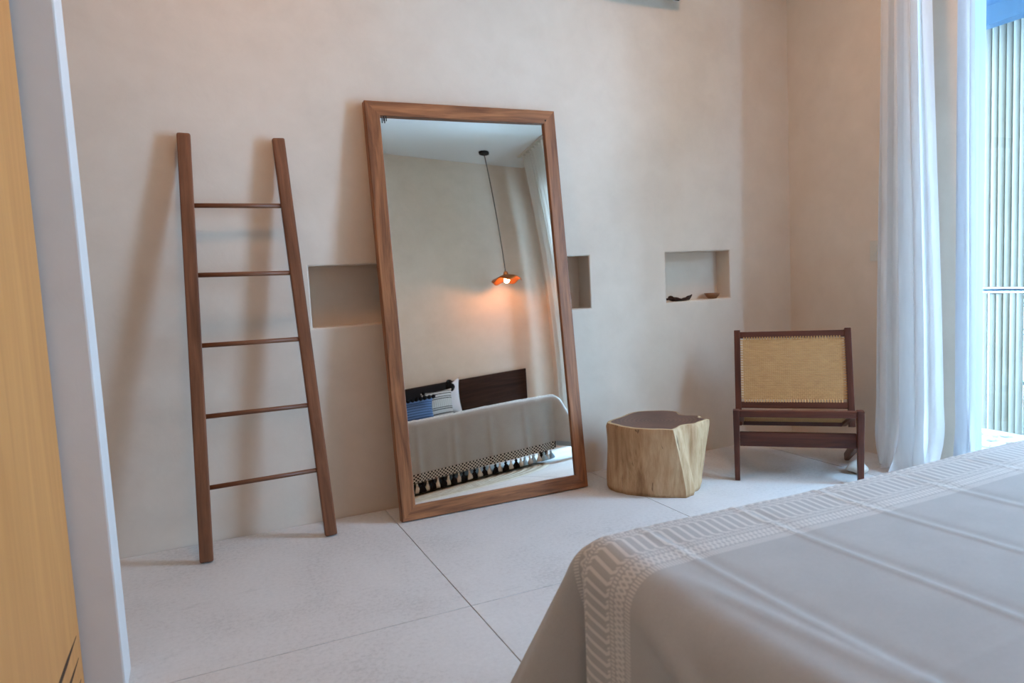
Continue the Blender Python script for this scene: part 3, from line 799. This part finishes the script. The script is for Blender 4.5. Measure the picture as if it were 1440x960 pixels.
pendant(0.39, -0.423, 'wavy copper pendant lamp on the camera side of the bed, out of frame')

me_ = bpy.data.materials.new('added_lamp_diffuser'); me_.use_nodes = True; nt = me_.node_tree; nt.nodes.clear()
em = nt.nodes.new('ShaderNodeEmission'); em.inputs[0].default_value = (*CEIL_COL, 1); em.inputs[1].default_value = CEIL_STR
out = nt.nodes.new('ShaderNodeOutputMaterial'); nt.links.new(em.outputs[0], out.inputs[0])
for lx, ly, lab in ((0.30, 2.45, 'round flush ceiling lamp added above the ladder for warm fill, unseen'), (2.55, 2.25, 'round flush ceiling lamp added above the stump for warm fill, unseen')):
    cl_ = thing('added_ceiling_lamp', (lx, ly, ZC), lab, 'lamp', 'added ceiling lamps')  # unseen lamps added to warm and lift the walls
    lathe('rim', [(0.120, ZC-0.001), (0.130, ZC-0.004), (0.130, ZC-0.032), (0.114, ZC-0.036), (0.112, ZC-0.030)], lx, ly, M['white_plastic'], cl_, 40)
    lathe('diffuser', [(0.112, ZC-0.030), (0.07, ZC-0.034), (0.0, ZC-0.035)], lx, ly, me_, cl_, 32)

# ------------------------------------------------------------------ curtains
def curtain_mat(name, c, tr):
    m = bpy.data.materials.new(name); m.use_nodes = True; nt = m.node_tree; nt.nodes.clear()
    out = nt.nodes.new('ShaderNodeOutputMaterial'); mix = nt.nodes.new('ShaderNodeMixShader'); mix.inputs[0].default_value = tr
    d = nt.nodes.new('ShaderNodeBsdfDiffuse'); t = nt.nodes.new('ShaderNodeBsdfTranslucent')
    f = noise(nt, coords(nt, 'Object', (40, 40, 6)), 1.0, 3)
    col = ramp(nt, f, [(0.3, tuple(x_*0.94 for x_ in c)), (0.7, c)])
    nt.links.new(col, d.inputs[0]); nt.links.new(col, t.inputs[0])
    nt.links.new(d.outputs[0], mix.inputs[1]); nt.links.new(t.outputs[0], mix.inputs[2]); nt.links.new(mix.outputs[0], out.inputs[0]); return m
M['curtain'] = curtain_mat('curtain_cotton', (0.88, 0.87, 0.86), 0.42)
M['curtain_cream'] = curtain_mat('curtain_cream', (0.84, 0.81, 0.76), 0.42)
M['sheer'] = curtain_mat('curtain_sheer', (0.70, 0.70, 0.72), 0.45)
def curtain(name, y0t, y1t, y0b, y1b, xc, nf, amp, mat, label, z0=0.012, seedk=1, puddle=0.0, ret=0.0):
    e = thing(name, (xc, (y0b+y1b)/2, 0), label, 'curtain')
    rn = random.Random(seedk); ph = [rn.uniform(0, 6) for _ in range(6)]
    n, mz = 150, 60; V, Fc = [], []
    for k in range(mz+1):
        f = k/mz; z = z0+(ZC-0.045-z0)*f; g = sm(0, 1, f)
        for i in range(n+1):
            a = i/n
            y = (y0b+(y0t-y0b)*g)*(1-a)+(y1b+(y1t-y1b)*g)*a
            fold = math.sin(2*PI*nf*a+ph[0]+0.9*math.sin(2.1*f+ph[1]))+0.45*math.sin(2*PI*nf*1.7*a+ph[2]+1.2*f)
            x_ = xc+amp*fold*(0.75+0.5*(1-f)) + puddle*max(0, 1-f/0.09)**2*(-0.6+0.7*math.sin(9*a+ph[3]))
            y += amp*0.5*math.cos(2*PI*nf*a+ph[0]+1.0)
            if f < 0.12: x_ += 0.02*math.sin(23*a+ph[4]+40*f)*(1-f/0.12)
            if ret: w_ = sm(0.07, 0.0, a); x_ = x_*(1-w_)+ret*w_
            V.append((x_, y, z))
    for k in range(mz):
        for i in range(n): q = k*(n+1)+i; Fc.append((q, q+1, q+n+2, q+n+1))
    pydata('fabric', V, Fc, mat, e, True)
    for i in range(7):
        a = (i+0.5)/7; y = y0t*(1-a)+y1t*a
        bm = bm_box(xc-0.004, xc+0.004, y-0.006, y+0.006, ZC-0.055, ZC-0.0165); bm_obj('hook', bm, M['white_plastic'], e)
curtain('curtain', 2.66, 2.42, 2.70, 2.33, 3.44, 5, 0.030, M['curtain'], 'gathered white floor-length curtain beside the lounge chair', 0.012, 4, 0.06, XR-0.008)
curtain('sheer_curtain', 2.27, 2.185, 2.265, 2.17, 3.47, 1.6, 0.016, M['sheer'], 'narrow sheer curtain edge hanging against the window opening', 0.012, 9)
curtain('curtain', 0.22, -0.36, 0.26, -0.24, 3.44, 7, 0.035, M['curtain_cream'], 'white curtain at the far window end, seen in the mirror edge', 0.012, 12)
tr_ = box('curtain_rail', 3.42, 3.48, -0.45, 2.80, ZC-0.016, ZC-0.001, M['white_plastic']); tag(tr_, 'white curtain rail fixed to the ceiling above the window', 'curtain rail')

# ------------------------------------------------------------------ small things
def bark():
    rn = random.Random(8); V, Fc = [], []; n = 26; mm = 8
    for i in range(n+1):
        a = i/n; x_ = 2.622+0.205*a
        wd = 0.036*math.sin(PI*min(1, 0.12+a*0.95))**0.6+0.004*rn.uniform(-1, 1); hh = 0.013+0.006*math.sin(5*a+1)+0.004*rn.uniform(-1, 1)+0.012*sm(0.6, 1.0, a)
        if a < 0.22: hh *= 0.55; wd *= 0.6
        cy = 3.520-0.012*math.sin(3*a); zb = 0.956+(0.010*(1-a) if a < 0.25 else 0.001)
        for k in range(mm):
            t = 2*PI*k/mm; V.append((x_+0.012*math.sin(t)*(a > 0.9), cy+wd*math.cos(t), zb+hh*(0.5+0.5*math.sin(t))*1.4))
    for i in range(n):
        for k in range(mm): jn = (k+1) % mm; Fc.append((i*mm+k, i*mm+jn, (i+1)*mm+jn, (i+1)*mm+k))
    Fc += [tuple(range(mm))[::-1], tuple(range(n*mm, (n+1)*mm))]
    o = pydata('driftwood_piece', V, Fc, plain('bark', (0.040, 0.020, 0.014), 0.85, 0.1, 0, 0.5, 60), None, True)
    tag(o, 'dark flat piece of bark lying in the right niche', 'driftwood')
bark()
bw = lathe('wooden_bowl', [(0.0, 0.957), (0.026, 0.957), (0.040, 0.972), (0.050, 0.990), (0.0475, 0.990), (0.036, 0.974), (0.024, 0.965), (0.0, 0.964)], 3.005, 3.530, plain('bowl_wood', (0.24, 0.105, 0.045), 0.5), None, 28)
tag(bw, 'small brown wooden bowl in the right niche', 'bowl')
# carved wooden disc standing in the middle niche behind the mirror edge
def disc():
    bm = bmesh.new(); n = 28; R = 0.072; V = []
    f = []
    for y_ in (3.510, 3.522):
        f.append([bm.verts.new((1.905+R*math.cos(2*PI*i/n), y_+0.25*(R*math.sin(2*PI*i/n)+R)*0.3, 0.957+R+R*math.sin(2*PI*i/n))) for i in range(n)])
    bm.faces.new(f[0]); bm.faces.new(f[1][::-1])
    for i in range(n): jn = (i+1) % n; bm.faces.new((f[0][i], f[1][i], f[1][jn], f[0][jn]))
    bmesh.ops.bevel(bm, geom=[e_ for e_ in bm.edges if len(e_.link_faces) == 2 and any(len(q_.verts) > 4 for q_ in e_.link_faces)], offset=0.003, segments=2, affect='EDGES')
    o = bm_obj('wooden_dish', bm, plain('dish_wood', (0.13, 0.055, 0.030), 0.5), None)
    tag(o, 'brown wooden dish peeking out behind the mirror in the middle niche', 'dish')
disc()
sw = thing('light_switch', (XR, 2.835, 1.20), 'small cream light switch on the wall beside the curtain', 'switch')
box('plate', XR-0.009, XR-0.0005, 2.800, 2.870, 1.142, 1.258, M['white_plastic'], sw, 0.003)
box('rocker', XR-0.014, XR-0.009, 2.822, 2.848, 1.170, 1.230, M['white_plastic'], sw, 0.002)
bm = bmesh.new(); bmesh.ops.create_icosphere(bm, subdivisions=3, radius=1.0); rn = random.Random(4)
for v in bm.verts:
    d = v.co.copy(); k = 1+0.12*math.sin(3.1*d.x+1)+0.10*math.sin(4.3*d.y+2.2*d.z)+rn.uniform(-0.03, 0.03)
    v.co = Vector((d.x*0.060*k+3.205, d.y*0.050*k+2.635, max(0.002, d.z*0.034*k+0.032)))
tag(bm_obj('stone', bm, M['stone'], None, True), 'pale rough stone on the floor behind the chair front leg', 'stone')
ac = thing('wall_unit', (2.45, YB, 2.69), 'pale unit mounted high on the back wall, only its lower edge showing', 'wall unit')
box('body', 2.16, 2.755, YB-0.10, YB-0.0005, 2.722, 2.95, plain('unit_plastic', (0.60, 0.55, 0.50), 0.5), ac, 0.008)
box('vent', 2.20, 2.74, YB-0.085, YB-0.03, 2.717, 2.724, M['slot_dark'], ac, 0.002)
